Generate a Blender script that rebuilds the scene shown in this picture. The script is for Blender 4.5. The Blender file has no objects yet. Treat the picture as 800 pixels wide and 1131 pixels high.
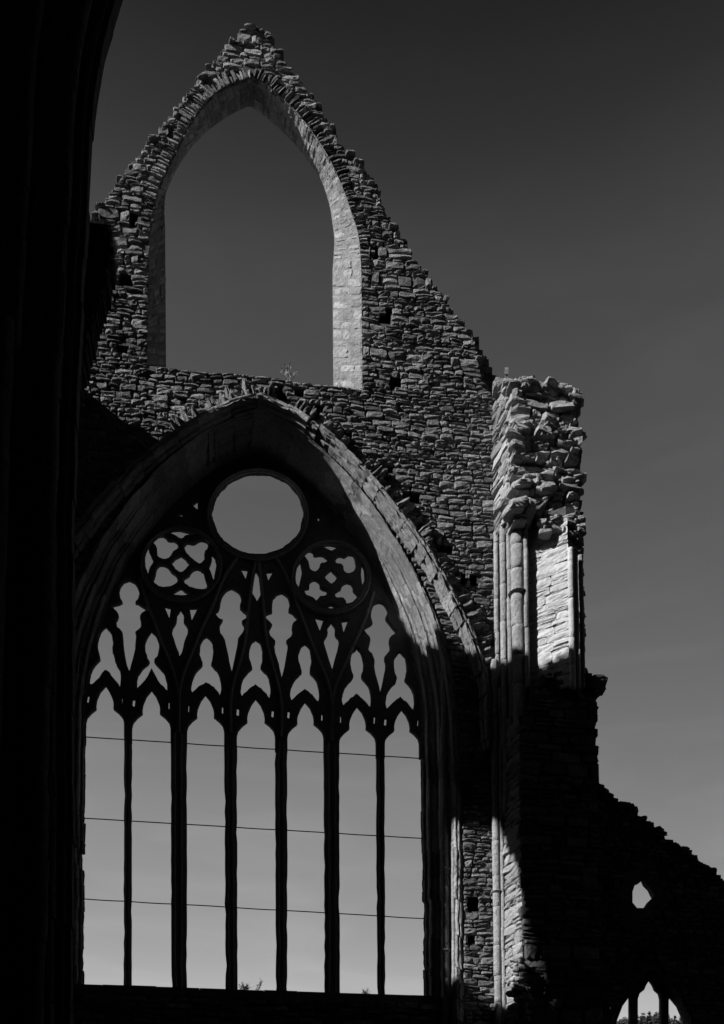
import bpy, math, numpy as np
from mathutils import Vector, Matrix
R = np.random.RandomState(7)
rad = math.radians
scene = bpy.context.scene
COL = scene.collection

# ------------------------------------------------------------------ camera
FPX, PITCH, YAW, EYE = 1070.0, rad(4.5), rad(7.77), 1.6
PPY = 1350 - FPX * math.tan(PITCH)
cam = bpy.data.cameras.new('camera'); camo = bpy.data.objects.new('camera', cam); COL.objects.link(camo)
camo.location = (0, 0, EYE); camo.rotation_euler = (math.pi/2 + PITCH, 0, -YAW)
cam.sensor_fit = 'HORIZONTAL'; cam.sensor_width = 36; cam.lens = 36*FPX/800
cam.shift_y = (PPY - 565.5)/800; cam.clip_end = 6000; cam.clip_start = .05
scene.camera = camo
ROT = np.array(camo.rotation_euler.to_matrix())

def at(px, py, Y):
    """point of the plane y = Y seen at a photo pixel (used to read real sizes off the photo)"""
    d = ROT @ np.array([(px-400)/FPX, -(py-PPY)/FPX, -1.0])
    return np.array([0, 0, EYE]) + d*(Y/d[1])
def xz(px, py, Y):
    p = at(px, py, Y); return (p[0], p[2])

# ------------------------------------------------------------------ materials
def stone(name, base, var=.35, lichen=.25, bump=.5, scale=1.0, rough=.92):
    m = bpy.data.materials.new(name); m.use_nodes = True
    nt = m.node_tree; N = nt.nodes; L = nt.links; b = N['Principled BSDF']
    b.inputs['Roughness'].default_value = rough
    b.inputs['Specular IOR Level'].default_value = .2
    tc = N.new('ShaderNodeTexCoord')
    def noise(sc, det, ro=.6, stretch=None):
        n = N.new('ShaderNodeTexNoise'); n.inputs['Scale'].default_value = sc*scale
        n.inputs['Detail'].default_value = det; n.inputs['Roughness'].default_value = ro
        if stretch:
            mp = N.new('ShaderNodeMapping'); mp.inputs['Scale'].default_value = stretch
            L.new(tc.outputs['Object'], mp.inputs['Vector']); L.new(mp.outputs[0], n.inputs['Vector'])
        else: L.new(tc.outputs['Object'], n.inputs['Vector'])
        return n
    def math_(op, a, c=None, clamp=False):
        n = N.new('ShaderNodeMath'); n.operation = op; n.use_clamp = clamp
        for i, v in ((0, a), (1, c)):
            if v is None: continue
            if isinstance(v, (int, float)): n.inputs[i].default_value = v
            else: L.new(v, n.inputs[i])
        return n.outputs[0]
    at_ = N.new('ShaderNodeAttribute'); at_.attribute_name = 'tone'
    n1 = noise(1.1, 5); n2 = noise(14, 10, .85)
    v = math_('MULTIPLY_ADD', n1.outputs['Fac'], var*1.3); N[-1] if False else None
    v.node.inputs[2].default_value = 1-var*.65
    w = math_('MULTIPLY_ADD', n2.outputs['Fac'], var*9.0); w.node.inputs[2].default_value = 1-var*4.5
    v = math_('MULTIPLY', v, w)
    v = math_('MULTIPLY', v, at_.outputs['Fac'])
    v = math_('MULTIPLY', v, base)
    # lichen: pale crusty spots, and dark weather stains, each with its own shape
    n3 = noise(5.5, 7, .75); li = math_('SUBTRACT', n3.outputs['Fac'], .60); li = math_('MULTIPLY', li, 16.0, True)
    li = math_('MULTIPLY', li, lichen)
    mix = N.new('ShaderNodeMix'); mix.data_type = 'FLOAT'
    L.new(li, mix.inputs[0]); L.new(v, mix.inputs[2]); mix.inputs[3].default_value = min(.6, base*2.4)
    n4 = noise(.8, 6, .7, (1.5, 1.5, .35)); st = math_('SUBTRACT', n4.outputs['Fac'], .52); st = math_('MULTIPLY', st, 5.0, True)
    st = math_('MULTIPLY_ADD', st, -.4); st.node.inputs[2].default_value = 1.0
    v = math_('MULTIPLY', mix.outputs[0], st, True)
    cc = N.new('ShaderNodeCombineColor')
    for i in range(3): L.new(v, cc.inputs[i])
    L.new(cc.outputs[0], b.inputs['Base Color'])
    nb = noise(16, 12, .9); nc = noise(6, 5, .65)
    h = math_('ADD', math_('MULTIPLY', nb.outputs['Fac'], .6), nc.outputs['Fac'])
    bp = N.new('ShaderNodeBump'); bp.inputs['Strength'].default_value = bump; bp.inputs['Distance'].default_value = .28
    L.new(h, bp.inputs['Height']); L.new(bp.outputs[0], b.inputs['Normal'])
    return m
M_RUB = stone('rubble_stone', .25, .5, .3, .9)
M_CORE = stone('mortar_core', .10, .4, .1, .9)
M_ASH = stone('dressed_stone', .27, .3, .22, .55)
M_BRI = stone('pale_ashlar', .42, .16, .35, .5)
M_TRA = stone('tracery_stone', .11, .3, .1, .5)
M_BLOCK = stone('low_bounce_masonry', .04, .4, .05, .6)  # darkened so the unseen blocking walls bounce little sunlight
M_DRK = stone('dark_stone', .13, .4, .12, .7)  # darker grey than the rubble and dressed stone
def flat(name, v, rough=.8, metal=0, nscale=None, var=.5):
    m = bpy.data.materials.new(name); m.use_nodes = True; nt = m.node_tree; b = nt.nodes['Principled BSDF']
    b.inputs['Roughness'].default_value = rough; b.inputs['Metallic'].default_value = metal
    n = nt.nodes.new('ShaderNodeTexNoise'); n.inputs['Scale'].default_value = nscale or 20; n.inputs['Detail'].default_value = 6
    tc = nt.nodes.new('ShaderNodeTexCoord'); nt.links.new(tc.outputs['Object'], n.inputs['Vector'])
    r = nt.nodes.new('ShaderNodeValToRGB'); r.color_ramp.elements[0].position = .3; r.color_ramp.elements[1].position = .7
    a, c = v*(1-var), v*(1+var)
    r.color_ramp.elements[0].color = (a, a, a, 1); r.color_ramp.elements[1].color = (c, c, c, 1)
    nt.links.new(n.outputs['Fac'], r.inputs[0]); nt.links.new(r.outputs[0], b.inputs['Base Color'])
    return m
M_IRON = flat('iron', .04, .6, .6)
M_GRASS = flat('grass_green', .028, .9, 0, .6)
M_LEAF = flat('leaf', .10, .7, 0, 8)
M_STRAW = flat('dry_stalk', .3, .7, 0, 8)
M_CONI = flat('conifer_needles', .05, .9, 0, .8)
M_BARK = flat('bark', .08, .9)

# ------------------------------------------------------------------ mesh builder
class MB:
    def __init__(s): s.v = []; s.f = []; s.t = []; s.n = 0
    def add(s, verts, faces, tone=1.0):
        verts = np.asarray(verts, float); s.v.append(verts)
        s.f.extend([tuple(i+s.n for i in f) for f in faces]); s.n += len(verts)
        s.t.append(np.full(len(verts), tone) if np.isscalar(tone) else np.asarray(tone))
    def build(s, name, mat, parent=None, smooth=False):
        me = bpy.data.meshes.new(name)
        V = np.concatenate(s.v)
        me.from_pydata([tuple(p) for p in V.tolist()], [], s.f)
        a = me.attributes.new('tone', 'FLOAT', 'POINT'); a.data.foreach_set('value', np.concatenate(s.t).astype(np.float32))
        if smooth: me.polygons.foreach_set('use_smooth', [True]*len(me.polygons))
        me.materials.append(mat); me.update()
        o = bpy.data.objects.new(name, me); COL.objects.link(o)
        if parent is not None:
            o.parent = parent; r = parent
            off = Vector((0, 0, 0))
            while r is not None: off += r.location if r.type == 'EMPTY' else Vector((0, 0, 0)); r = r.parent
            o.matrix_parent_inverse = Matrix.Translation(-off) if parent.type == 'EMPTY' else Matrix.Identity(4)
        return o
def tag(o, label, cat, group=None, kind=None):
    if label: o['label'] = label
    if cat: o['category'] = cat
    if group: o['group'] = group
    if kind: o['kind'] = kind
    return o
def thing(name, loc, label, cat, group=None):
    o = bpy.data.objects.new(name, None); COL.objects.link(o); o.location = loc; o.empty_display_size = .3
    return tag(o, label, cat, group)

# ------------------------------------------------------------------ masonry
def planeF(o, u, w, n):
    o, u, w, n = (np.array(k, float) for k in (o, u, w, n))
    def F(s, t, d):
        s = np.asarray(s, float)[..., None]; t = np.asarray(t, float)[..., None]; d = np.asarray(d, float)[..., None]
        return o + u*s + w*t + n*d
    return F
def wallF(Y):      # s = world X, t = world Z, d towards the camera
    return planeF((0, Y, 0), (1, 0, 0), (0, 0, 1), (0, -1, 0))
def pathwallF(p0, p1):   # upright face between two plan points; normal to the left of p0->p1 seen from the camera side
    p0 = np.array(p0, float); p1 = np.array(p1, float); u = (p1-p0)/np.linalg.norm(p1-p0)
    n = np.array([u[1], -u[0]])
    return planeF((p0[0], p0[1], 0), (u[0], u[1], 0), (0, 0, 1), (n[0], n[1], 0)), np.linalg.norm(p1-p0)

def one_stone(mb, F, s0, s1, t0, t1, prot, rough, back, bev=None, jit=.012, tone=None, tilt=.02):
    w, h = s1-s0, t1-t0
    if w < .01 or h < .01: return
    e1 = min(.3, .018/w+.03); e2 = min(.3, .016/h+.03)
    us = np.array([0, e1, .35, .65, 1-e1, 1]); vs = np.array([0, e2, .35, .65, 1-e2, 1])
    if w > .8: us = np.array([0, e1, .2, .4, .6, .8, 1-e1, 1])
    U, V = np.meshgrid(us, vs, indexing='ij'); nu, nv = U.shape
    c = R.uniform(-jit, jit, (4, 2))
    S = s0 + w*U + c[0, 0]*(1-U)*(1-V) + c[1, 0]*U*(1-V) + c[2, 0]*U*V + c[3, 0]*(1-U)*V
    T = t0 + h*V + c[0, 1]*(1-U)*(1-V) + c[1, 1]*U*(1-V) + c[2, 1]*U*V + c[3, 1]*(1-U)*V
    # round the corners in
    k = np.clip(np.abs(U-.5)*2, 0, 1)**4*np.clip(np.abs(V-.5)*2, 0, 1)**4
    rr = min(w, h)*.08
    S -= np.sign(U-.5)*k*rr; T -= np.sign(V-.5)*k*rr
    S[1:-1, 1:-1] += R.normal(0, .03*w, (nu-2, nv-2)); T[1:-1, 1:-1] += R.normal(0, .04*h, (nu-2, nv-2))
    D = prot + tilt*R.normal()*(U-.5)*2 + tilt*R.normal()*(V-.5)*2 + rough*R.normal(0, 1, U.shape)
    ring1 = (np.minimum(np.minimum(np.arange(nu)[:, None], nu-1-np.arange(nu)[:, None]), np.minimum(np.arange(nv)[None], nv-1-np.arange(nv)[None])))
    D = np.where(ring1 == 1, D-abs(R.normal(.012, .008)), D)
    D = np.where(ring1 == 0, back, D)
    P = F(S.ravel(), T.ravel(), D.ravel())
    idx = np.arange(nu*nv).reshape(nu, nv)
    faces = [(idx[i, j], idx[i+1, j], idx[i+1, j+1], idx[i, j+1]) for i in range(nu-1) for j in range(nv-1)]
    mb.add(P, faces, R.uniform(.5, 1.35) if tone is None else tone)

def box(mb, F, s0, s1, t0, t1, d0, d1, tone=1.0):
    S = [s0, s1, s1, s0]*2; T = [t0, t0, t1, t1]*2; D = [d0]*4+[d1]*4
    mb.add(F(S, T, D), [(0, 1, 2, 3), (5, 4, 7, 6), (4, 5, 1, 0), (6, 7, 3, 2), (5, 6, 2, 1), (7, 4, 0, 3)], tone)

def scan(polys, t):
    xs = []
    for P in polys:
        n = len(P)
        for i in range(n):
            (x0, y0), (x1, y1) = P[i], P[(i+1) % n]
            if (y0 <= t) != (y1 <= t): xs.append(x0+(t-y0)/(y1-y0)*(x1-x0))
    xs.sort()
    return [(xs[i], xs[i+1]) for i in range(0, len(xs)-1, 2)]

def warp(F, amp):
    if not amp: return F
    a, b, c = R.uniform(0, 6, 3)
    def G(s, t, d):
        s = np.asarray(s, float); t = np.asarray(t, float)
        return F(s, t + amp*(np.sin(s*.9+a+t*.3)+.6*np.sin(s*2.3+b+t*.7)+.35*np.sin(s*5.1+c+t*2)), d)
    return G

def rubble(st, co, polys, F, t0, t1, h=(.09, .24), w=(.22, .75), prot=(.0, .06), rough=.008, thick=.8,
           edge=.05, gap=.009, amp=.03, split=.35, back=-.05, tilt=.018, tone=None, corewarp=True):
    G = warp(F, amp); t = t0
    while t < t1:
        hh = R.uniform(*h) if R.rand() > .15 else R.uniform(h[0], h[1])*1.5
        for (a, b) in scan(polys, t+hh/2):
            a += R.uniform(-edge, edge); b += R.uniform(-edge, edge)
            if b-a < .06: continue
            if co is not None: box(co, G, a+.015, b-.015, t-.02, t+hh+.02, -.022-R.uniform(0, .015), -(thick(t) if callable(thick) else thick)-R.uniform(0, .03), R.uniform(.8, 1.1))
            s = a
            while s < b-1e-6:
                ww = R.uniform(*w)*(.7+hh*1.5)
                if b-s-ww < w[0]*.8: ww = b-s
                p = R.uniform(*prot)
                g = gap*R.uniform(.4, 1.6)
                if hh > .14 and R.rand() < split:
                    k = R.uniform(.35, .65)*hh
                    one_stone(st, G, s+g, s+ww-g, t+g*.6, t+k-g*.5, p, rough, back, tilt=tilt, tone=tone and R.uniform(*tone))
                    one_stone(st, G, s+g, s+ww-g, t+k+g*.5, t+hh-g*.6, R.uniform(*prot), rough, back, tilt=tilt, tone=tone and R.uniform(*tone))
                else:
                    one_stone(st, G, s+g, s+ww-g, t+g*.6, t+hh-g*.6, p, rough, back, tilt=tilt, tone=tone and R.uniform(*tone))
                s += ww
        t += hh

_g = np.linspace(-1, 1, 5); _V = []; _Fq = []; _ix = {}
def _vid(p):
    k = tuple(np.round(p, 3))
    if k not in _ix: _ix[k] = len(_V); _V.append(p)
    return _ix[k]
for ax in range(3):
    for sg in (-1, 1):
        for a in range(4):
            for b in range(4):
                q = []
                for da, db in ((0, 0), (1, 0), (1, 1), (0, 1)):
                    p = [0, 0, 0]; p[ax] = sg; p[(ax+1) % 3] = _g[a+da]; p[(ax+2) % 3] = _g[b+db]; q.append(_vid(p))
                _Fq.append(tuple(q if sg > 0 else q[::-1]))
_V = np.array(_V, float)
_V = _V/((np.abs(_V)**8).sum(1)**(1/8))[:, None]
def rock(mb, c, size, tone=None, rot=.3):
    """weathered broken block: rounded box with a few chisel-flat fractures"""
    P = _V.copy()
    for q in range(5):
        n = R.normal(0, 1, 3); n /= np.linalg.norm(n); t = R.uniform(.75, 1.15); d = P @ n; P -= n*np.clip(d-t, 0, None)[:, None]
    P += R.normal(0, .035, P.shape)
    e = R.uniform(-1, 1, 3)*rot
    m = np.array(Matrix.Rotation(e[2]*1.5, 3, 'Z') @ Matrix.Rotation(e[1], 3, 'Y') @ Matrix.Rotation(e[0], 3, 'X'))
    mb.add((P*np.array(size)/2) @ m.T + np.array(c), _Fq, R.uniform(.7, 1.2) if tone is None else tone)

# ------------------------------------------------------------------ rails and lofts
def catmull(pts, n=10):
    P = [np.array(p, float) for p in pts]; P = [2*P[0]-P[1]]+P+[2*P[-1]-P[-2]]; out = []
    for i in range(1, len(P)-2):
        for k in range(n):
            t = k/n
            out.append(.5*((2*P[i])+(-P[i-1]+P[i+1])*t+(2*P[i-1]-5*P[i]+4*P[i+1]-P[i+2])*t*t+(-P[i-1]+3*P[i]-3*P[i+1]+P[i+2])*t**3))
    out.append(P[-2]); return np.array(out)
def rail(px, Y, mirror=True, n=10):
    h = catmull([at(x, y, Y) for x, y in px], n)
    if not mirror: return h
    l = h.copy(); l[:, 0] = 2*h[0, 0]-l[:, 0]
    return np.concatenate([l[::-1], h[1:]])
def interp(Rl, u):        # u in 0..1 along the index
    u = np.asarray(u)*(len(Rl)-1); i = np.clip(np.floor(u).astype(int), 0, len(Rl)-2); f = (u-i)[..., None]
    return Rl[i]*(1-f)+Rl[i+1]*f
def blocks(Rl, lo, hi, sub=3):
    """sample positions along a rail: list of (u, joint?, block index)"""
    seg = np.linalg.norm(np.diff(Rl, axis=0), axis=1); L = np.concatenate([[0], np.cumsum(seg)]); tot = L[-1]
    s = 0; out = []; b = 0
    while s < tot-1e-6:
        l = R.uniform(lo, hi)
        if tot-s-l < lo*.6: l = tot-s
        e = .009
        out.append((s, 1, b))
        for k in range(sub+1): out.append((s+e+(l-2*e)*k/sub, 0, b))
        s += l; b += 1
    out.append((tot, 1, b))
    return [(float(np.interp(q, L, np.arange(len(Rl))/(len(Rl)-1))), j, b) for q, j, b in out]
def loft(mb, A, B, prof, YA, YB, lo=.35, hi=.7, sub=3, joint=.025, jit=.008, rough=.004, tone=(.8, 1.12), dmg=0):
    """prof = (a, b): a blends rail A to rail B in the wall plane, b blends depth YA to YB"""
    sm = blocks(A, lo, hi, sub); np_ = len(prof); V = []; T = []
    pa = np.array([p[0] for p in prof]); pb = np.array([p[1] for p in prof])
    bj = {}
    for u, j, b in sm:
        a = interp(A, u); c = interp(B, u); w = c-a; w[1] = 0; wl = np.linalg.norm(w)+1e-9; wn = w/wl
        if b not in bj: bj[b] = (R.normal(0, jit), R.normal(0, jit), R.uniform(*tone), R.rand() < dmg)
        x = a[0]+w[0]*pa; z = a[2]+w[2]*pa; y = YA+(YB-YA)*pb
        off = bj[b][0] + (joint if j else 0)
        if bj[b][3] and not j: off += R.uniform(0, .05)
        n = R.normal(0, rough, np_)
        x = x-wn[0]*(off+n); z = z-wn[2]*(off+n); y = y+bj[b][1]+(joint*.8 if j else 0)+R.normal(0, rough, np_)
        V.append(np.stack([x, y, z], 1)); T += [bj[b][2]*(.75 if j else 1)]*np_
    n = len(sm); F = [(i*np_+k, i*np_+k+1, (i+1)*np_+k+1, (i+1)*np_+k) for i in range(n-1) for k in range(np_-1)]
    mb.add(np.concatenate(V), F, np.array(T))
def orders(n, r=.2, fin=True):
    P = [(-.28, .05), (-.03, .03)]
    for j in range(n):
        cell = [(0, 0), (.16, 0), (.2, .13)]
        cell += [(.42+r*math.cos(rad(q)), .22-r*math.sin(rad(q))) for q in range(170, -95, -24)]
        cell += [(.30, .50), (.12, .60), (.10, .72), (.28, .80), (.55, .82), (.60, .92), (.68, .82), (.80, .84), (.84, .96), (.93, 1.0)]
        P += [((j+a)/n, (j+b)/n) for a, b in cell]
    P.append((1, 1)); return P

def cyl(mb, c, r, z0, z1, seg=14, lo=.5, hi=1.0, tone=(.85, 1.12)):
    z = z0; 
    while z < z1:
        l = R.uniform(lo, hi); zz = min(z+l, z1)
        rr = r*R.uniform(.96, 1.03); ox, oy = R.normal(0, .006, 2)
        nn_ = max(2, int(l/.12)); ring = [(z+.001, rr*.93), (z+.01, rr)]+[(z+(zz-z)*q/nn_, rr*R.uniform(.96, 1.02)) for q in range(1, nn_)]+[(zz-.01, rr), (zz-.001, rr*.93)]
        V = []
        for q, (h, k) in enumerate(ring):
            a = np.arange(seg)*2*math.pi/seg
            kk = k*(1+R.normal(0, .035, seg))
            V.append(np.stack([c[0]+ox+kk*np.cos(a), c[1]+oy+kk*np.sin(a), np.full(seg, h)], 1))
        F = [(q*seg+i, q*seg+(i+1) % seg, (q+1)*seg+(i+1) % seg, (q+1)*seg+i) for q in range(len(ring)-1) for i in range(seg)]
        F += [tuple(range(seg))[::-1], tuple(range((len(ring)-1)*seg, len(ring)*seg))]
        mb.add(np.concatenate(V), F, R.uniform(*tone)); z = zz
def ringz(mb, c, r, z, h, seg=16, tone=1.0):
    pr = [(z-h, r*.7), (z-h*.8, r*1.05), (z-h*.3, r*1.25), (z, r*1.45), (z+h*.25, r*1.4), (z+h*.5, r*1.05), (z+h, r*.7)]
    V = []; a = np.arange(seg)*2*math.pi/seg
    for q, k in pr: V.append(np.stack([c[0]+k*np.cos(a), c[1]+k*np.sin(a), np.full(seg, q)], 1))
    F = [(q*seg+i, q*seg+(i+1) % seg, (q+1)*seg+(i+1) % seg, (q+1)*seg+i) for q in range(len(pr)-1) for i in range(seg)]
    mb.add(np.concatenate(V), F, tone)

# ================================================================== THE WEST WALL
Y0, YT = 22.0, 23.5                 # wall face, tracery plane
wall = thing('ruined_church_wall', (at(284, 1000, Y0)[0], Y0+.5, 0),
             'tall sunlit rubble stone end wall with pointed gable and great traceried window', 'ruined wall')

A_px = [(289, 452), (322, 470), (357, 498), (390, 531), (418, 567), (442, 604), (463, 642), (480, 680), (492, 719), (499, 765), (504, 825), (507, 900), (508, 1000), (509, 1160)]
B_px = [(283, 503), (312, 516), (340, 538), (365, 565), (386, 592), (408, 620), (424, 650), (438.5, 685), (451, 722), (460, 760), (463.5, 800), (465, 900), (467, 1000), (468, 1160)]
BL_px = [(283, 503), (254, 512), (225, 530), (197, 555), (174, 581), (152, 611), (133, 643), (118, 680), (107, 718), (99, 757), (95.5, 797), (94, 900), (93, 1000), (92, 1160)]
RA, RB = rail(A_px, Y0), rail(B_px, YT)
RB = np.concatenate([rail(BL_px, YT, False)[::-1], RB[len(RB)//2+1:]])
# a real pointed arch is symmetric, its left jamb meets the first light
W1_px = [(289, 437), (318, 450), (352, 473), (386, 503), (417, 534), (441, 564), (468, 598), (490, 636), (511, 674), (526, 708), (535, 738), (542, 775), (547, 830)]
W2_px = [(289, 451), (316, 464), (345, 485), (377, 514), (406, 545), (430, 576), (455, 610), (477, 647), (498, 684), (513, 716), (523, 743), (529, 778), (533, 832)]
W1, W2 = rail(W1_px, Y0), rail(W2_px, Y0)

# --- outlines in the wall plane
gable = [(40, 460), (60, 300), (85, 262), (100, 240), (108, 233), (118, 217), (135, 192), (150, 174), (169.5, 151), (189, 126), (208, 104), (218, 91), (235, 70), (250, 51), (258, 44), (267, 35), (280, 33), (292, 35), (302, 46), (313, 64), (329, 83), (349, 111), (374, 153), (394, 181), (413, 203), (428, 236), (455, 280), (490, 330), (522, 372), (530, 395), (534, 425), (556, 442), (556, 1250), (-60, 1250), (-60, 460)]
gable_w = [xz(x, y, Y0) for x, y in gable]
# upper opening: front outline and back outline, point for point, left foot to right foot
gf = [(163, 402), (163, 330), (164, 260), (168, 228), (177, 196), (192, 160), (212, 126), (238, 102), (258, 91), (277, 84), (298, 96), (318, 112), (339, 141), (355, 171), (369, 205), (377, 240), (384, 262), (399, 290), (400, 350), (400, 435)]
gf = [(163, 402), (163, 330), (165, 262), (169.5, 234), (175, 211), (185, 187), (197, 162), (212, 133), (234, 106), (254, 93), (279, 85), (294, 93.5), (309, 106), (324, 120), (339, 138), (354, 159), (366, 180), (379, 209), (389, 238), (396, 262), (399, 300), (400, 350), (400, 435)]
gb = [(184, 406), (184, 330), (183, 250), (182, 228), (184, 214), (190, 199), (202, 177), (219, 155), (240, 137), (258, 125.5), (276, 117), (290, 127), (304.5, 139), (319, 153), (332, 167), (345, 185), (355, 201), (363, 224), (367, 247), (369, 267), (367, 300), (367, 350), (368, 435)]
TG = .75
GF = [at(x, y, Y0) for x, y in gf]; GB = [at(x, y, Y0+TG) for x, y in gb]
def dens(P, n=6):
    a = catmull(P[2:11], n); b = catmull(P[10:21], n)
    lo = np.linspace(P[0], P[2], 8)[:-1]; hi = np.linspace(P[20], P[22], 10)[1:]
    return np.concatenate([lo, a, b[1:], hi])
GF, GB = dens(GF), dens(GB)
# voussoir ring round the opening
def normals(P):
    t = np.gradient(P, axis=0); n = np.stack([-t[:, 2], t[:, 1]*0, t[:, 0]], 1); return n/np.linalg.norm(n, axis=1)[:, None]
GN = normals(GF)          # left foot -> right foot, outward is up/left
VR = .3
ring_out = GF + GN*VR
a0, a1 = 7, len(GF)-10      # only the arch part has voussoirs
hole = [(p[0], p[2]) for p in GF[:a0]] + [(p[0], p[2]) for p in ring_out[a0:a1]] + [(p[0], p[2]) for p in GF[a1:]]
hole[0] = (hole[0][0], at(163, 404, Y0)[2]); hole[-1] = (hole[-1][0], at(400, 428, Y0)[2])
_wn = np.gradient(RA, axis=0); _wn = np.stack([-_wn[:, 2], _wn[:, 0]], 1); _wn /= np.linalg.norm(_wn, axis=1)[:, None]
win = [(p[0]+q[0]*.09, p[2]+q[1]*.09) for p, q in zip(RA, _wn)]
def pxpoly(pts, Y=Y0): return [xz(x, y, Y) for x, y in pts]
def rect(x, y, w, h, Y=Y0): return pxpoly([(x-w/2, y-h/2), (x+w/2, y-h/2), (x+w/2, y+h/2), (x-w/2, y+h/2)], Y)
putlogs = [(150, 243, 12, 14), (139, 307, 13, 15), (135, 383, 13, 15), (413, 277, 11, 14), (426, 348, 13, 15), (437, 420, 13, 15), (523, 998, 12, 17), (521, 1040, 9, 15), (515, 640, 10, 12)]
pits = [(311, 436, 12, 16), (331, 434, 10, 14), (350, 452, 15, 15), (381, 482, 17, 16), (425, 519, 20, 16), (455, 549, 20, 18), (491, 603, 20, 15), (520, 640, 16, 16)]
pit_polys = []
for x, y, w, h in pits:
    pit_polys.append(pxpoly([(x-w*.5, y-h*.2), (x-w*.1, y-h*.5), (x+w*.45, y-h*.25), (x+w*.5, y+h*.3), (x+w*.1, y+h*.5), (x-w*.35, y+h*.35)]))
st, co = MB(), MB()
ztop = at(275, 30, Y0)[2]
rubble(st, co, [gable_w, hole, win]+[rect(*p) for p in putlogs]+pit_polys, wallF(Y0), .02, ztop, thick=lambda t: .62 if t > 21.3 else 1.1, amp=.03, edge=.022,
       h=(.065, .2), w=(.16, .5), prot=(-.004, .034), rough=.007, tilt=.011, back=-.026, gap=.005)
F0 = wallF(Y0)
for x, y, w, h in putlogs+pits:          # back of every deep hole
    p = at(x, y, Y0); s = w*.7*Y0/FPX+.1; box(co, F0, p[0]-s, p[0]+s, p[2]-h*.7*Y0/FPX-.1, p[2]+h*.7*Y0/FPX+.1, -.55, -.69)
# ragged caps on the skyline
for i in range(200):
    k = R.randint(3, 32); f = R.rand(); a = np.array(gable[k]); b = np.array(gable[k+1]); q = a*(1-f)+b*f
    if q[0] < 60: continue
    p = at(q[0], q[1], Y0); rock(st, (p[0]+R.normal(0, .03), Y0+R.uniform(.02, .6), p[2]-.02+R.normal(0, .04)), (R.uniform(.12, .28), R.uniform(.2, .4), R.uniform(.04, .09)), rot=.15)
core = co.build('wall_core', M_CORE, wall)
face = st.build('rubble_facing', M_RUB, wall)
# the inner skin behind the gable's right foot
st2, co2 = MB(), MB()
bp_ = [(500, 345), (524, 368), (533, 385), (543, 402), (549, 412), (550, 470), (500, 470)]
bp_ = pxpoly(bp_, Y0+.9)
rubble(st2, co2, [bp_], wallF(Y0+.9), min(p[1] for p in bp_), max(p[1] for p in bp_), thick=.5)
st2.f += [] ; o = st2.build('rear_gable_skin', M_RUB, wall); co2.build('rear_gable_core', M_CORE, wall)

# --- gable opening: voussoirs on the face, dressed stones in the reveal
vo = MB()
seg = np.linalg.norm(np.diff(GF, axis=0), axis=1); LG = np.concatenate([[0], np.cumsum(seg)])
def railat(P, s): return np.stack([np.interp(s, LG, P[:, k]) for k in range(3)], -1)
def vF(s, t, d):
    s = np.asarray(s, float); t = np.asarray(t, float)[..., None]; d = np.asarray(d, float)[..., None]
    return railat(GF, s) + railat(GN, s)*t + np.array([0, -1, 0])*d
s = LG[a0]-.1
while s < LG[a1]+.05:
    w = R.uniform(.06, .13); L = R.uniform(.2, .42)
    one_stone(vo, vF, s+.006, s+w-.006, .0, L, R.uniform(.0, .035), .006, -.08, tilt=.012)
    s += w
ba = MB(); n_ = len(GF)
P = np.concatenate([GF+GN*.0+np.array([0, .035, 0]), GF+GN*.34+np.array([0, .03, 0])])[:]
ba.add(P, [(i, i+1, n_+i+1, n_+i) for i in range(a0-1, a1)], .8)
vo.build('voussoir_ring', M_RUB, wall); ba.build('voussoir_bedding', M_CORE, wall)
rv = MB()
wid = 1.0
def rF(s, t, d):      # t 0..1 front to back edge of the reveal
    s = np.asarray(s, float); t = np.asarray(t, float)[..., None]; d = np.asarray(d, float)[..., None]
    a = railat(GF, s); b = railat(GB, s); nn = -railat(GN, s)
    w = b-a; tt = railat(np.gradient(GF, axis=0), s); nn = np.cross(w, tt); nn /= np.linalg.norm(nn, axis=-1)[..., None]
    sg = np.sign(np.sum(nn*(-railat(GN, s)), -1))[..., None]
    return a+(b-a)*t+nn*sg*d
s = 0
while s < LG[-1]:
    w = R.uniform(.1, .3); ts = [0]+sorted([k+R.uniform(-.08, .08) for k in ([.5] if R.rand() < .6 else [.33, .68])])+[1]
    for a, b in zip(ts[:-1], ts[1:]): one_stone(rv, rF, s+.005, min(s+w, LG[-1])-.005, a+.006, b-.006, R.uniform(-.004, .01), .005, -.018, jit=.006, tilt=.007, tone=R.uniform(.6, 1.2))
    s += w
ss = np.linspace(0, LG[-1], 120)
p0 = rF(ss, ss*0, ss*0-.012); p1 = rF(ss, ss*0+1, ss*0-.012); p2 = p1-(-railat(GN, ss))*.35 if False else p1+railat(GN, ss)*.45
rv.add(np.concatenate([p0, p1, p2]), [(i, i+1, 120+i+1, 120+i) for i in range(119)]+[(120+i, 120+i+1, 240+i+1, 240+i) for i in range(119)], .7)
rv.build('opening_reveal', M_ASH, wall)

# --- window arch: stepped moulded orders
wa = MB(); loft(wa, RA, RB, orders(3, .24), Y0-.03, YT, lo=.22, hi=.55, joint=.02, jit=.012, rough=.006, dmg=.18, tone=(.6, 1.25))
wa.build('window_arch', M_ASH, wall, smooth=False)
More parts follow.
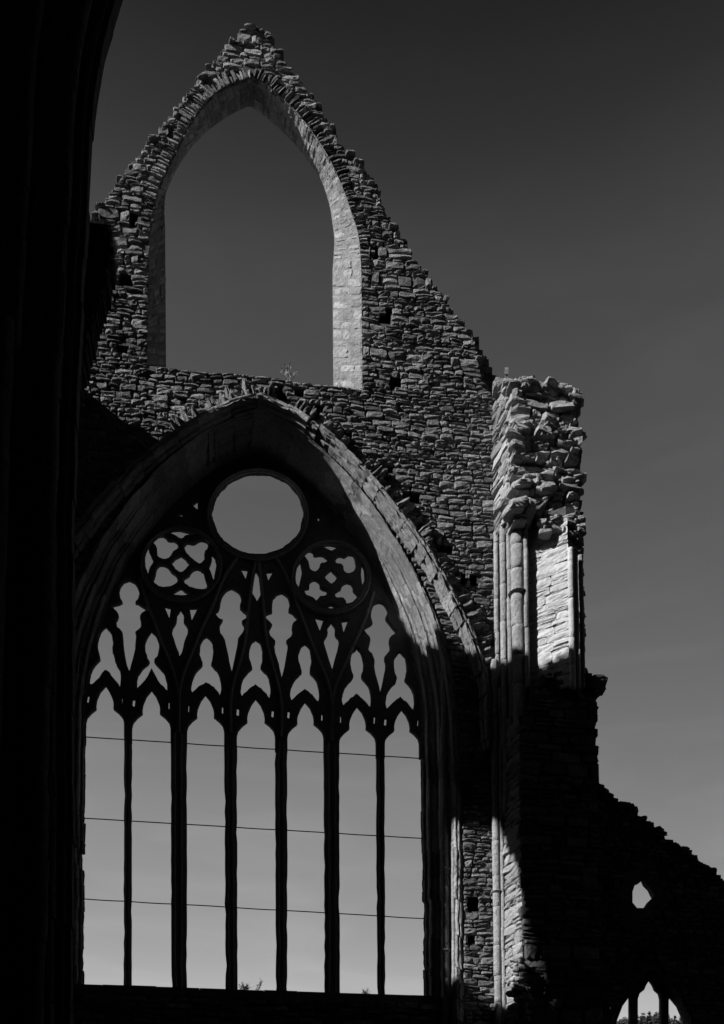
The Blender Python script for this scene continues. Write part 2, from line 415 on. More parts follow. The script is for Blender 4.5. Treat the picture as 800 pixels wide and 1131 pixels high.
# --- wall rib over it
wr = MB()
prof = [(-.05, .0), (0, -.5), (.04, -.75), (.16, -.78), (.2, -.9)] + [(.36+.13*math.cos(rad(q)), -1.1-.3*math.sin(rad(q))) for q in range(170, -20, -30)] + [(.5, -.8), (.53, -1.3)] + [(.66+.12*math.cos(rad(q)), -1.3-.35*math.sin(rad(q))) for q in range(170, -20, -30)] + [(.8, -.85), (.84, -.72), (.95, -.7), (1.0, -.45), (1.03, .1)]
loft(wr, W1, W2, prof, Y0, Y0+.16, lo=.3, hi=.65, joint=.01, jit=.012, rough=.009, dmg=.25, tone=(.6, 1.25))
wr.build('vault_wall_rib', M_ASH, wall)
# --- broken stubs of the vault web above the rib
sb = MB()
WN = normals(W1); seg = np.linalg.norm(np.diff(W1, axis=0), axis=1); LW = np.concatenate([[0], np.cumsum(seg)])
def wF(s, t, d):
    s = np.asarray(s, float); t = np.asarray(t, float)[..., None]; d = np.asarray(d, float)[..., None]
    g = lambda P: np.stack([np.interp(s, LW, P[:, k]) for k in range(3)], -1)
    return g(W1)+g(WN)*t+np.array([0, -1, 0])*d
s = .3
while s < LW[-1]-.1:
    w = R.uniform(.07, .16); ph = math.sin(s*6.0)+R.normal(0, .4)
    L = R.uniform(.18, .5); 
    if ph > -.35: one_stone(sb, wF, s+.006, s+w-.006, -.04, L*.8, R.uniform(.06, .2), .012, -.06, tilt=.025, jit=.008, tone=R.uniform(.8, 1.3))
    s += w
sb.build('vault_web_stubs', M_RUB, wall)

# --- sill course and the wall under the window
sl = MB()
zs0 = [at(92, 1087, Y0+.42)[2], at(467, 1100, Y0+.42)[2]]; zs = (zs0[0]+zs0[1])/2
xl, xr = RB[0][0]-.4, RB[-1][0]+.4
s = xl
while s < xr:
    w = R.uniform(.5, 1.0); zc = np.interp(s+w/2, [xl, xr], zs0)
    one_stone(sl, planeF((0, Y0+.2, 0), (1, 0, 0), (0, .93, .37), (0, -.37, .93)), s, s+w-.01, (zc-.35-0)/1.0*0, .75, 0, .005, -.1)  if False else None
    box(sl, wallF(Y0+.42), s, s+w-.008, zc-.34, zc+R.uniform(-.01, .01), 0, -1.5, R.uniform(.8, 1.1))
    s += w
sl.build('window_sill', M_DRK, wall)
su, suc = MB(), MB()
rubble(su, suc, [[(xl-.3, .02), (xr+.3, .02), (xr+.3, zs-.3), (xl-.3, zs-.3)]], wallF(Y0+.3), .02, zs-.3, thick=.6, h=(.12, .26), w=(.3, .8))
su.build('wall_under_window', M_RUB, wall); suc.build('core_under_window', M_CORE, wall)

# ------------------------------------------------------------------ tracery
def c4(x0, y0, s, pts): return [(x0+x/s, y0+y/s) for x, y in pts]
H = []     # holes in photo pixels
tops = [(117, 758), (167.5, 763), (227, 768), (282.5, 772.5), (337, 776), (394.5, 781), (443.8, 784.5)]
lights = [(95, 137.2), (146, 188.5), (206.8, 247.6), (261.8, 303.8), (317.6, 357.4), (374.8, 415.2), (425, 463)]
botx = [(92.5, 136.6), (145.6, 189.5), (206.5, 249.4), (262.6, 304.8), (317.4, 358.7), (375.7, 417), (425.8, 467)]
m3 = lambda pts: c4(80, 680, 4, pts)
H.append(m3([(148, 52), (172, 80), (180, 125), (177, 155), (186, 185), (192, 212), (208, 238), (215, 268), (213, 320), (190, 290), (166, 258), (148, 243), (130, 262), (112, 288), (85, 308), (78, 300), (80, 268), (90, 238), (106, 215), (122, 200), (124, 185), (117, 160), (112, 125), (122, 82)]))
H.append(m3([(350, 73), (373, 98), (384, 135), (379, 172), (363, 207), (387, 234), (406, 262), (417, 292), (420, 335), (392, 308), (370, 275), (352, 238), (332, 272), (312, 302), (288, 326), (284, 300), (292, 268), (312, 238), (343, 207), (328, 180), (322, 140), (330, 100)]))
T3 = [(592, 94), (613, 115), (621, 150), (621, 185), (614, 220), (638, 248), (652, 280), (657, 318), (653, 356), (632, 330), (610, 310), (590, 302), (566, 314), (545, 333), (530, 347), (525, 318), (534, 278), (553, 247), (577, 222), (568, 190), (563, 150), (573, 113)]
for tx, ty in [(228, 703.5), (282.5, 707), (336.8, 712), (394, 717.5), (442, 721)]:
    k = .96 if tx > 300 else 1
    cl = 1 if tx < 240 else .0
    P_ = [(tx+(x-592)/4*k, ty+(y-94)/4*.99) for x, y in T3]
    if not cl: P_[11] = (P_[11][0]+.4, P_[11][1]-1.6)
    H.append(P_)
c5 = lambda pts: c4(60, 430, 3.058, pts)
c6 = lambda pts: c4(280, 430, 2.857, pts)
H.append(c5([(255, 648), (277, 662), (287, 690), (284, 708), (273, 724), (290, 730), (314, 748), (290, 766), (295, 795), (288, 812), (274, 824), (278, 850), (268, 900), (255, 956), (247, 935), (236, 880), (230, 825), (215, 808), (212, 785), (219, 767), (208, 750), (193, 737), (232, 723), (222, 700), (223, 675), (236, 655)]))
H.append(c5([(600, 676), (622, 688), (632, 712), (628, 742), (645, 758), (657, 772), (633, 786), (642, 806), (636, 826), (622, 845), (615, 890), (599, 956), (588, 905), (576, 850), (563, 828), (560, 800), (570, 781), (556, 775), (543, 757), (558, 745), (564, 710), (578, 686)]))
H.append(c6([(88, 645), (107, 657), (114, 680), (109, 702), (125, 712), (140, 728), (120, 748), (123, 778), (104, 797), (109, 818), (90, 910), (79, 870), (66, 820), (69, 798), (53, 780), (50, 765), (60, 745), (47, 732), (30, 717), (60, 706), (58, 680), (68, 655)]))
H.append(c6([(397, 675), (414, 684), (423, 705), (418, 728), (432, 745), (450, 770), (428, 790), (430, 825), (413, 848), (416, 880), (400, 958), (386, 900), (378, 845), (363, 824), (369, 792), (358, 775), (346, 758), (376, 742), (371, 710), (380, 684)]))
H.append(c5([(427, 747), (438, 765), (439, 788), (452, 815), (440, 860), (425, 906), (409, 860), (398, 818), (413, 788), (416, 765)]))
H.append(c5([(370, 735), (397, 741), (388, 778)])); H.append(c5([(458, 741), (486, 740), (465, 783)]))
H.append(c5([(682, 618), (693, 635), (693, 660), (702, 680), (685, 720), (664, 680), (668, 655), (670, 632)]))
H.append(c5([(628, 608), (655, 612), (648, 645)])); H.append(c5([(714, 618), (740, 616), (722, 650)]))
H.append(c6([(245, 738), (257, 757), (256, 778), (270, 802), (248, 885), (223, 805), (234, 778), (234, 757)]))
H.append(c6([(192, 721), (220, 728), (210, 766)])); H.append(c6([(275, 735), (300, 729), (283, 770)]))
for x, y in [(97.5, 773), (135.3, 775), (148.2, 777), (187, 780), (208.5, 783), (246, 785), (263, 787), (301.2, 789), (319, 790), (355.5, 793), (376.3, 795), (413.5, 796), (425.7, 798), (461.5, 799)]:
    w = 1.5 if x in (97.5, 148.2, 263, 319, 301.2, 425.7) else .8
    H.append([(x-w*.6, y-4.5), (x+w, y-4), (x+w*.5, y+4.5), (x-w, y+4)])
c1 = lambda pts: c4(80, 500, 4, pts)
c2 = lambda pts: c4(280, 500, 4, pts)
foil = [c1(p) for p in ([(480, 460), (500, 472), (520, 497), (500, 520), (482, 532), (458, 520), (438, 492), (455, 472)],
    [(385, 373), (408, 374), (425, 392), (448, 393), (466, 408), (464, 430), (445, 442), (432, 465), (405, 475), (380, 462), (374, 440), (374, 422), (358, 402), (360, 382)],
    [(494, 418), (508, 402), (538, 407), (555, 394), (582, 392), (600, 408), (596, 430), (584, 442), (583, 475), (570, 492), (552, 491), (532, 472), (505, 448)],
    [(400, 499), (422, 508), (438, 532), (462, 552), (464, 572), (448, 590), (400, 598), (375, 588), (357, 570), (368, 548), (372, 518), (384, 502)],
    [(550, 517), (572, 526), (584, 548), (592, 580), (599, 598), (580, 608), (530, 600), (498, 582), (492, 562), (516, 547), (530, 526)],
    [(418, 352), (460, 345), (505, 352), (540, 367), (505, 370), (481, 384), (450, 368)],
    [(335, 418), (344, 450), (358, 485), (345, 510), (335, 540), (323, 505), (322, 455)],
    [(617, 452), (630, 470), (636, 505), (625, 566), (615, 540), (604, 510), (614, 485)],
    [(422, 618), (455, 618), (479, 604), (500, 618), (540, 628), (500, 634), (455, 632)])]
foil += [c1([(458, 289), (480, 270), (503, 291)]), c1([(525, 235), (553, 215), (553, 257)])]
foil += [c2(p) for p in ([(343, 522), (358, 538), (373, 552), (360, 570), (345, 583), (328, 572), (310, 550), (328, 535)],
    [(224, 460), (238, 440), (258, 440), (270, 460), (300, 456), (325, 470), (322, 488), (295, 495), (290, 517), (268, 528), (248, 515), (243, 485)],
    [(359, 476), (378, 460), (402, 465), (420, 455), (440, 458), (448, 478), (452, 505), (438, 532), (418, 537), (400, 525), (394, 500), (365, 492)],
    [(248, 580), (268, 566), (290, 578), (296, 602), (325, 614), (320, 634), (293, 640), (278, 657), (258, 642), (230, 628), (226, 608), (248, 600)],
    [(393, 588), (415, 577), (436, 590), (442, 615), (462, 638), (440, 662), (412, 670), (396, 645), (364, 642), (357, 620), (385, 608)],
    [(288, 413), (340, 409), (384, 420), (345, 438)], [(206, 487), (215, 530), (200, 600), (187, 578), (185, 518)],
    [(478, 498), (489, 515), (489, 565), (481, 590), (474, 545)], [(310, 686), (343, 674), (378, 690), (343, 693)], [(278, 278), (298, 293), (284, 308)])]
H += foil
big = []
for i in range(44):
    a = 2*math.pi*i/44; k = 1-.022*abs(math.sin(a*7))*(1 if math.sin(a) < .35 else .1) + R.normal(0, .004)
    big.append((285+50.5*k*math.cos(a), 568+45.2*k*math.sin(a)))
H.append(big)

def inside(P, x, y):
    c = False; n = len(P)
    for i in range(n):
        (x0, y0), (x1, y1) = P[i], P[(i+1) % n]
        if (y0 > y) != (y1 > y) and x < x0+(y-y0)/(y1-y0)*(x1-x0): c = not c
    return c
def clean(L):
    out = []
    for p in L:
        if not out or math.hypot(p[0]-out[-1][0], p[1]-out[-1][1]) > .004: out.append((float(p[0]), float(p[1])))
    if math.hypot(out[0][0]-out[-1][0], out[0][1]-out[-1][1]) < .004: out.pop()
    return out
def plate(name, loops, Y, ext, bev, parent, mat, res=1):
    """pierced slab: first loop is the rim, the others are openings; chamfered front and back"""
    from mathutils.geometry import delaunay_2d_cdt
    loops = [clean(L) for L in loops]; ins = []
    for q, L in enumerate(loops):
        A = sum(L[k][0]*L[(k+1) % len(L)][1]-L[(k+1) % len(L)][0]*L[k][1] for k in range(len(L)))
        sg = (1 if A > 0 else -1)*(1 if q == 0 else -1); o = []; n = len(L)
        for k in range(n):
            a, b, c = np.array(L[k-1]), np.array(L[k]), np.array(L[(k+1) % n])
            u = (b-a)/np.linalg.norm(b-a); v = (c-b)/np.linalg.norm(c-b); m = np.array([-u[1]-v[1], u[0]+v[0]]); m /= np.linalg.norm(m)+1e-6
            o.append(tuple((b+m*sg*bev).tolist()))
        ins.append(o)
    pts = []; edges = []
    for o in ins:
        b = len(pts); pts += [Vector(p) for p in o]; edges += [(b+k, b+(k+1) % len(o)) for k in range(len(o))]
    vo, eo, fo, *_ = delaunay_2d_cdt(pts, edges, [], 0, 1e-5)
    keep = []
    for f in fo:
        cx = sum(vo[k][0] for k in f)/len(f); cy = sum(vo[k][1] for k in f)/len(f)
        if inside(ins[0], cx, cy) and not any(inside(o, cx, cy) for o in ins[1:]): keep.append(tuple(f))
    mb = MB(); d = ext+bev
    for sd in (-1, 1): mb.add([(p[0], Y+sd*d, p[1]) for p in vo], [f if sd > 0 else f[::-1] for f in keep])
    for L, o in zip(loops, ins):
        n = len(L); V = [(p[0], Y-d, p[1]) for p in o]+[(p[0], Y-ext, p[1]) for p in L]+[(p[0], Y+ext, p[1]) for p in L]+[(p[0], Y+d, p[1]) for p in o]
        mb.add(V, [(r*n+k, r*n+(k+1) % n, (r+1)*n+(k+1) % n, (r+1)*n+k) for r in range(3) for k in range(n)])
    return mb.build(name, mat, parent)
def smooth_loop(L, n=3):
    if len(L) < 7: return L
    P = [np.array(p) for p in L]; m = len(P); out = []
    for i in range(m):
        a, b, c, d = P[i-1], P[i], P[(i+1) % m], P[(i+2) % m]
        # keep sharp cusps sharp
        v1 = (b-a)/np.linalg.norm(b-a); v2 = (c-b)/np.linalg.norm(c-b); v3 = (d-c)/np.linalg.norm(d-c)
        s1 = np.dot(v1, v2) < .35; s2 = np.dot(v2, v3) < .35
        m1 = (c-b)*.5 if s1 else (c-a)*.5; m2 = (c-b)*.5 if s2 else (d-b)*.5
        for k in range(n):
            t = k/n; h = (2*t**3-3*t*t+1)*b+(t**3-2*t*t+t)*m1+(-2*t**3+3*t*t)*c+(t**3-t*t)*m2
            out.append(tuple(h))
    return out
# outer boundary: out under the arch mouldings, teeth between the lights at the bottom
spr = []
for (tx, ty), (l, r) in zip(tops, lights): spr.append(ty+44*((r-l)/42.0))
outer = []
Bc = [(x, z) for x, z in [(p[0], p[2]) for p in RB]]
cut = at(280, 835, YT)[2]
bpts = [p for p in Bc if p[1] > cut]
cx_ = RB[len(RB)//2][0]
outer = []
for x, z in bpts:
    dx = x-cx_; outer.append((x+math.copysign(.16, dx) if abs(dx) > .05 else x, z+.18))
# left end and right end go down; then bottom teeth right to left
tail = []
for i in range(6, -1, -1):
    (tx, ty), (l, r) = tops[i], lights[i]; c = (l+r)/2; w = (r-l)/2; k = w/21; y = spr[i]; yb = y+14
    head = [(c+w, yb), (c+w, y), (c+w*.99, y-4*k), (c+19.3*k, y-9*k), (c+15*k, y-14*k), (c+9.3*k, y-18.5*k), (c+9.6*k, y-23*k), (c+8.6*k, y-29*k), (c+5*k, y-37.5*k), (tx, ty)]
    lf = [(c-(x-c), yy) for x, yy in head[:-1]][::-1]
    tail += head+lf
tailw = [xz(x, y, YT) for x, y in tail]
rb_ = xz(475, spr[6]+14, YT); lb_ = xz(84, spr[0]+14, YT)
outer = outer + [rb_] + tailw + [lb_]
# (first point of outer is the left end)
jam = lambda L, a=.5: [(x+R2.normal(0, a*.01), z+R2.normal(0, a*.01)) for x, z in L]
R2 = np.random.RandomState(3)
loops = [outer]+[jam([xz(x, y, YT) for x, y in smooth_loop(h)], .6) for h in H]
window = bpy.data.objects.new('great_window', None); COL.objects.link(window); window.parent = wall; window.location = (0, 0, 0)
window.matrix_parent_inverse = Matrix.Translation(-wall.location)
def sub(mb, name, mat, smooth=False):
    o = mb.build(name, mat, None, smooth); o.parent = window; return o
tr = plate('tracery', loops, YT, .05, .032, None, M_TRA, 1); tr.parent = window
# ring mouldings
def torus(mb, cpx, rx, ry, Y, r, n=48, m=8, back=.06):
    V = []
    for i in range(n):
        a = 2*math.pi*i/n; p = at(cpx[0]+rx*math.cos(a), cpx[1]+ry*math.sin(a), Y); c = at(cpx[0], cpx[1], Y); w = p-c; w /= np.linalg.norm(w)
        for j in range(m):
            b = 2*math.pi*j/m; V.append(p+w*r*math.cos(b)+np.array([0, -1, 0])*(r*1.5*math.sin(b)))
    mb.add(V, [(i*m+j, ((i+1) % n)*m+j, ((i+1) % n)*m+(j+1) % m, i*m+(j+1) % m) for i in range(n) for j in range(m)])
for c, rx, ry in (((285, 568), 54.5, 49.2), ((200, 624), 43.5, 40), ((366, 638), 42, 39)):
    mb = MB(); torus(mb, c, rx-1.5, ry-1.5, YT-.08, .03); torus(mb, c, rx+1, ry+1, YT-.14, .028); sub(mb, 'roundel_ring', M_ASH, True)
# tracery ribs: intersecting bars standing proud along the main lines
def bar(mb, px, Y, r, dep, n=6):
    P = catmull([at(x, y, Y) for x, y in px], n); N_ = normals(P); V = []
    sec = [(-1, .3), (-.9, -.6), (-.35, -1.5), (.35, -1.5), (.9, -.6), (1, .3)]
    for p, q in zip(P, N_):
        for a, b in sec: V.append(p+q*a*r+np.array([0, 1, 0])*b*dep)
    m = len(sec); mb.add(V, [(i*m+j, (i+1)*m+j, (i+1)*m+j+1, i*m+j+1) for i in range(len(P)-1) for j in range(m-1)])
mb = MB()
for px in ([(197, 815), (196, 760), (178, 708), (163, 668), (155, 640)], [(198, 815), (199, 760), (218, 708), (236, 668), (247, 640), (262, 618)],
           [(366, 820), (365, 765), (346, 715), (330, 672), (318, 640), (306, 618)], [(367, 820), (368, 770), (387, 722), (403, 686), (413, 655)],
           [(255, 810), (256, 765), (270, 715), (274, 680), (279, 640), (284, 618)], [(311, 815), (310, 770), (296, 715), (292, 680), (288, 640), (285, 618)]):
    bar(mb, px, YT-.05, .045, .055)
sub(mb, 'tracery_rib', M_ASH)
# mullions
mull = [(lights[i][1], lights[i+1][0], botx[i][1], botx[i+1][0]) for i in range(6)]
for i, (xa, xb, ya, yb) in enumerate(mull):
    mb = MB(); ytop = (spr[i]+spr[i+1])/2+4; ybot = 1112
    h = [0]; n = 26
    major = i in (1, 4); dep = .2 if major else (.16 if i in (2, 3) else .12)
    sec = [(-1, 0), (-.92, -.35), (-.55, -.6), (-.3, -1), (.3, -1), (.55, -.6), (.92, -.35), (1, 0), (.9, .4), (.3, 1), (-.3, 1), (-.9, .4)]
    V = []; m = len(sec)
    for k in range(n+1):
        f = k/n; y = ytop+(ybot-ytop)*f; l = at(xa+(ya-xa)*f, y, YT); r = at(xb+(yb-xb)*f, y, YT); c = (l+r)/2; w = (r[0]-l[0])/2
        el, er = R.normal(0, .004, 2); 
        if R.rand() < .12: er -= .016
        if R.rand() < .12: el += .016
        for a, b in sec: V.append((c[0]+a*w+(el if a < 0 else er), YT+b*dep, c[2]))
    F = [(k*m+j, (k+1)*m+j, (k+1)*m+(j+1) % m, k*m+(j+1) % m) for k in range(n) for j in range(m)]
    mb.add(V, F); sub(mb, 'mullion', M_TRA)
# rough window jambs at the lights' outer edges (erosion of the straight jambs)
# iron saddle bars: three rows, one bar per light
for ya, yb in ((814, 838), (904, 926), (993, 1014.5)):
    for i in range(7):
        l, r = botx[i]; f = lambda x: ya+(yb-ya)*(x-94)/371.0
        p = at(l-3, f(l-3), YT); q = at(r+3, f(r+3), YT); mb = MB(); rr = .013
        sag = R.uniform(-.01, .006)
        V = []
        for k in range(5):
            c = p+(q-p)*k/4; c[2] += sag*4*(k/4)*(1-k/4)
            for a in range(6): V.append(c+np.array([0, rr*math.cos(a*math.pi/3), rr*math.sin(a*math.pi/3)]))
        mb.add(V, [(k*6+a, (k+1)*6+a, (k+1)*6+(a+1) % 6, k*6+(a+1) % 6) for k in range(4) for a in range(6)])
        sub(mb, 'saddle_bar', M_IRON)

# ================================================================== RIGHT PIER
px_ = lambda x, y, Y: tuple(at(x, y, Y)[:2])
zpx = lambda x, y, Y: at(x, y, Y)[2]
pier = thing('broken_vault_pier', (at(600, 900, 21.3)[0], 21.3, 0), 'broken clustered stone pier with pale splayed face and rough jagged top', 'pier')
P0 = px_(545, 650, 22.0); P1 = px_(561, 500, 21.1)
ztopL = zpx(552, 424, 21.4)
# upper left face (towards the sun)
st, co = MB(), MB()
F, L = pathwallF(P0, P1)
zb = zpx(555, 575, 21.3)
rubble(st, co, [[(-.05, 2), (L, 2), (L, ztopL+.15), (L*.4, ztopL-.1), (0, zpx(543, 450, 22))]], F, zb, ztopL+.2, thick=.5, h=(.14, .3), w=(.3, .7), prot=(-.01, .03), rough=.008, gap=.009, amp=.01, edge=.01)
st.build('dressed_side', M_ASH, pier); 
# solid heart of the pier
zsill = zpx(600, 755, 20.9)
def prism(mb, plan, z0, z1, tone=1.0, top=None):
    n = len(plan); V = [(x, y, z0) for x, y in plan]+[(x, y, z1) for x, y in (top or plan)]
    mb.add(V, [(i, (i+1) % n, n+(i+1) % n, n+i) for i in range(n)]+[tuple(range(n))[::-1], tuple(range(n, 2*n))], tone)
Xr = at(645, 600, 20.75)[0]
S0, S1 = px_(582, 650, 21.25), px_(628, 650, 20.62)
S0t, S1t = px_(586, 650, 21.05), px_(627, 650, 20.62)
ztp = zpx(600, 440, 21.2); zmid = zpx(600, 560, 21.2)
co2 = MB()
prism(co2, [(P0[0]+.06, 22.1), (P1[0]+.08, P1[1]+.1), (at(640, 500, 21.1)[0]-.05, 21.15), (at(640, 500, 21.1)[0]-.05, 22.6), (P0[0]+.06, 22.6)], zb-.2, ztp-.25)
prism(co2, [(P0[0]+.08, 22.1), (S0[0]-.28, 21.5), (S0[0]+.02, S0[1]+.06), (S1[0], S1[1]+.08), (Xr-.06, 20.8), (Xr-.06, 22.6), (P0[0]+.08, 22.6)], zpx(600, 760, 20.8), zb+.05)
co2.build('pier_heart', M_CORE, pier)
# rough broken upper front : chunky angular rubble
rk = MB()
Y1 = 21.05
zt_ = lambda x, y: zpx(x, y, 21.02)
fp = [(563, 585), (563, 440), (600, 436), (632, 446), (633, 472), (640, 482), (638, 510), (640, 545), (636, 590), (612, 580), (590, 585)]
rubble(rk, None, [pxpoly(fp, 21.02)], wallF(21.02), zt_(600, 590), zt_(600, 436), h=(.12, .24), w=(.2, .6), prot=(-.03, .26), rough=.02, back=-.25, tilt=.06, amp=.05, edge=.05, gap=.01)
edge_r = lambda y: np.interp(y, [420, 437, 470, 477, 492, 520, 527, 545, 565, 600], [620, 640, 640, 649, 646, 644, 650, 646, 644, 642])
for i in range(190):
    y = R.uniform(426, 548); xr_ = edge_r(y)-7; x = R.uniform(566, xr_)
    dpt = .22*math.sin(y*.11+x*.03)+.12*math.sin(x*.2)     # ledges
    sz = (R.uniform(.15, .5), R.uniform(.25, .45), R.uniform(.08, .2))
    p = at(x, y, Y1+.02-dpt*.5); rock(rk, (p[0], p[1]+R.uniform(-.02, .12), p[2]), sz, R.uniform(.7, 1.35))
for i in range(60):      # skyline
    x = R.uniform(552, 638); yt = np.interp(x, [548, 556, 575, 581, 590, 610, 640], [428, 422, 424, 420, 428, 430, 438]); p = at(x, yt+R.uniform(3, 12), 21.3+R.uniform(-.25, .5)); rock(rk, p, (R.uniform(.2, .45), R.uniform(.2, .45), R.uniform(.1, .2)))
for x, y in ((581, 424), (634, 481), (630, 494), (637, 530), (570, 447), (575, 478), (600, 545), (560, 560)): rock(rk, at(x, y, 21.0), (.4, .4, .15), 1.2)
for x, y, w_, h_ in ((572, 560, .45, .22), (583, 566, .35, .2), (566, 566, .35, .18)): rock(rk, at(x, y, 20.85), (w_, .6, h_), 1.0)
for i in range(26):
    x = R.uniform(600, 641); p = at(x, R.uniform(572, 592), 20.8); rock(rk, p, (R.uniform(.14, .35), R.uniform(.2, .35), R.uniform(.07, .15)), R.uniform(.8, 1.2))
rk.build('broken_top', M_ASH, pier)
# splayed pale face
sp_, spc = MB(), MB()
F, L = pathwallF(S0, S1)
za = zpx(605, 600, 20.8); zb2 = zpx(605, 575, 20.8); ze = zpx(605, 760, 20.8)
poly = [(0, ze), (L, ze), (L, zb2+.0), (L*.85, zb2+.35), (L*.72, zb2+.3), (L*.5, zb2-.2), (L*.25, zb2-1.2), (0, zb2-2.0)]
poly = [(0, ze), (L, ze), (L, zb2), (0, zb2)]
rubble(sp_, None, [poly], F, ze, zb2+.1, h=(.12, .24), w=(.3, .8), prot=(.0, .014), rough=.007, gap=.001, amp=.014, edge=.004, tilt=.006, back=-.006, tone=(.92, 1.1))
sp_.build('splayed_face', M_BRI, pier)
# shafts, upper part
def shaft(x, Y, r, y0, y1, yref=650, ring=None, mat=M_ASH, par=pier, nm='shaft'):
    c = px_(x, yref, Y); mb = MB(); cyl(mb, c, r, zpx(x, y1, Y), zpx(x, y0, Y)); o = mb.build(nm, mat, par, True)
    if ring:
        for yy in ring:
            m2 = MB(); ringz(m2, c, r, zpx(x, yy, Y), .05); q = m2.build('shaft_ring', mat, None, True); q.parent = o; q.matrix_parent_inverse = Matrix.Identity(4)
    return o
shaft(549, 21.9, .07, 588, 1131); shaft(556.5, 21.62, .085, 580, 900); shaft(563, 21.45, .06, 575, 900)
shaft(572, 21.2, .165, 572, 800, ring=[656]); shaft(581.5, 21.05, .055, 575, 760)
shaft(631, 20.55, .075, 606, 760, mat=M_BRI); shaft(637, 20.6, .05, 612, 760, mat=M_BRI); shaft(642, 20.72, .06, 614, 760)
# right return, in its own shade
F, L = pathwallF(px_(640, 700, 20.72), (Xr+.08, 21.0)); st = MB()
rubble(st, None, [[(0, 2), (L, 2), (L, zb+.1), (0, zb+.1)]], F, ze-.2, zb+.1, h=(.15, .3))
F, L = pathwallF((Xr+.02, 20.95), (Xr+.02, 22.5))
rubble(st, None, [[(0, 2), (L, 2), (L, ztp-.4), (0, ztp-.4)]], F, ze-.2, ztp-.4, h=(.12, .25))
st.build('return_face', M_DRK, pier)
# projecting broken course and lower pier body
lb, lc = MB(), MB()
Y2 = 20.9
C0, C1 = px_(556, 1000, 21.8), px_(576, 1000, 20.98)
XL, XR = C1[0], at(661, 800, Y2)[0]
zl = zpx(600, 752, Y2)
rubble(lb, lc, [[(XL, 0), (XR-.02, 0), (XR-.02, zpx(660, 850, Y2)), (XR, zpx(660, 775, Y2)), (at(664, 760, Y2)[0], zpx(660, 757, Y2)), (at(650, 745, Y2)[0], zpx(650, 742, Y2)), (at(622, 740, Y2)[0], zl+.15), (at(590, 770, Y2)[0], zl-.3), (XL, zpx(580, 800, Y2))]],
       wallF(Y2), .02, zl+.5, thick=1.6, h=(.12, .26), w=(.25, .7), prot=(0, .07))
for i in range(50):
    x = R.uniform(600, 662); y = np.interp(x, [600, 640, 652, 662], [752, 744, 745, 757])+R.uniform(0, 14); p = at(x, y, Y2-.05+R.uniform(0, .3)); rock(lb, p, (R.uniform(.2, .45), .4, R.uniform(.08, .18)), .9)
p = at(662, 758, Y2); rock(lb, p, (.32, .5, .2), .9)
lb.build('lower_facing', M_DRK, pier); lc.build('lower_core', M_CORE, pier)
# lower splay that catches the patch of sun
sp_, spc = MB(), MB()
F, L = pathwallF(C0, C1)
rubble(sp_, spc, [[(0, 0), (L, 0), (L, zpx(576, 800, 21)), (0, zpx(576, 770, 21))]], F, .02, zpx(576, 770, 21), h=(.14, .26), w=(.3, .9), prot=(0, .02), rough=.008, gap=.005, back=-.02, amp=.01, edge=.004, thick=.12, tone=(.85, 1.15))
sp_.build('lower_splay', M_ASH, pier); spc.build('lower_splay_core', M_CORE, pier)
shaft(549, 21.86, .095, 730, 1180, yref=1000, ring=[985])
shaft(555.5, 21.78, .045, 760, 1180, yref=1000)
rk = MB()
for i in range(70):
    y = R.uniform(1062, 1125); x = R.uniform(567, 576+ (y-1062)*.16); p = at(x, y, 20.85); rock(rk, (p[0], p[1]+R.uniform(-.1, .12), p[2]), (R.uniform(.12, .26), .25, R.uniform(.07, .14)), R.uniform(.8, 1.3))
rk.build('broken_edge', M_ASH, pier)
# jamb shafts of the great window (outer order)
for x, Y, r, rg in ((492, 22.22, .085, [960, 1050]), (501, 22.08, .05, [])):
    c = px_(x, 1000, Y); mb = MB(); cyl(mb, c, r, .0, zpx(x, 720, Y)); q = mb.build('jamb_shaft', M_ASH, wall, True)
    for yy in rg: m2 = MB(); ringz(m2, c, r, zpx(x, yy, Y), .05); k = m2.build('shaft_ring', M_ASH, None, True); k.parent = q
    cl_ = 2*RB[len(RB)//2][0]-c[0]; mb = MB(); cyl(mb, (cl_, Y), r, .0, zpx(x, 720, Y)); mb.build('jamb_shaft', M_ASH, wall, True)

# ================================================================== AISLE WALL (far right, low)
ais = thing('aisle_wall', (at(730, 1000, 22.3)[0], 22.6, 0), 'low dark broken wall sloping down on the far right, with small hole and arched window', 'ruined wall')
YA_ = 22.3
out = [(640, 840), (661, 864), (664, 868), (670, 879), (679, 883), (686, 889), (697, 893), (701, 899), (713, 905), (716, 911), (730, 915), (733, 926), (745, 930), (753, 935), (759, 941), (770, 948), (772, 954), (783, 960), (792, 963), (796, 972), (806, 978), (840, 1002), (900, 1050), (980, 1070), (980, 1400), (640, 1400)]
hol = [(711, 969), (714, 976), (719, 981), (723.5, 990), (718, 995), (713, 1003), (704, 1003), (699, 997), (699, 985), (702, 976), (708, 974)]
wo = [(662, 1400), (662, 1200), (667, 1150), (673, 1125), (684, 1100), (697, 1083), (717, 1068), (737, 1083), (750, 1100), (762, 1125), (768, 1150), (772, 1200), (772, 1400)]
wi = [(678, 1400), (678, 1190), (679, 1150), (681, 1128), (687, 1112), (695, 1100), (717, 1082), (739, 1100), (748, 1112), (755, 1128), (757, 1150), (758, 1190), (758, 1400)]
st, co = MB(), MB()
bigh = [(711+(x-711)*2.0, 988+(y-988)*1.8) for x, y in hol]
rubble(st, co, [pxpoly(out, YA_), pxpoly(bigh, YA_), pxpoly([(717+(x-717)*1.02, y-1) for x, y in wo], YA_)], wallF(YA_), .02, zpx(661, 850, YA_), h=(.07, .16), w=(.18, .45), thick=.33, edge=.03, prot=(0, .06))
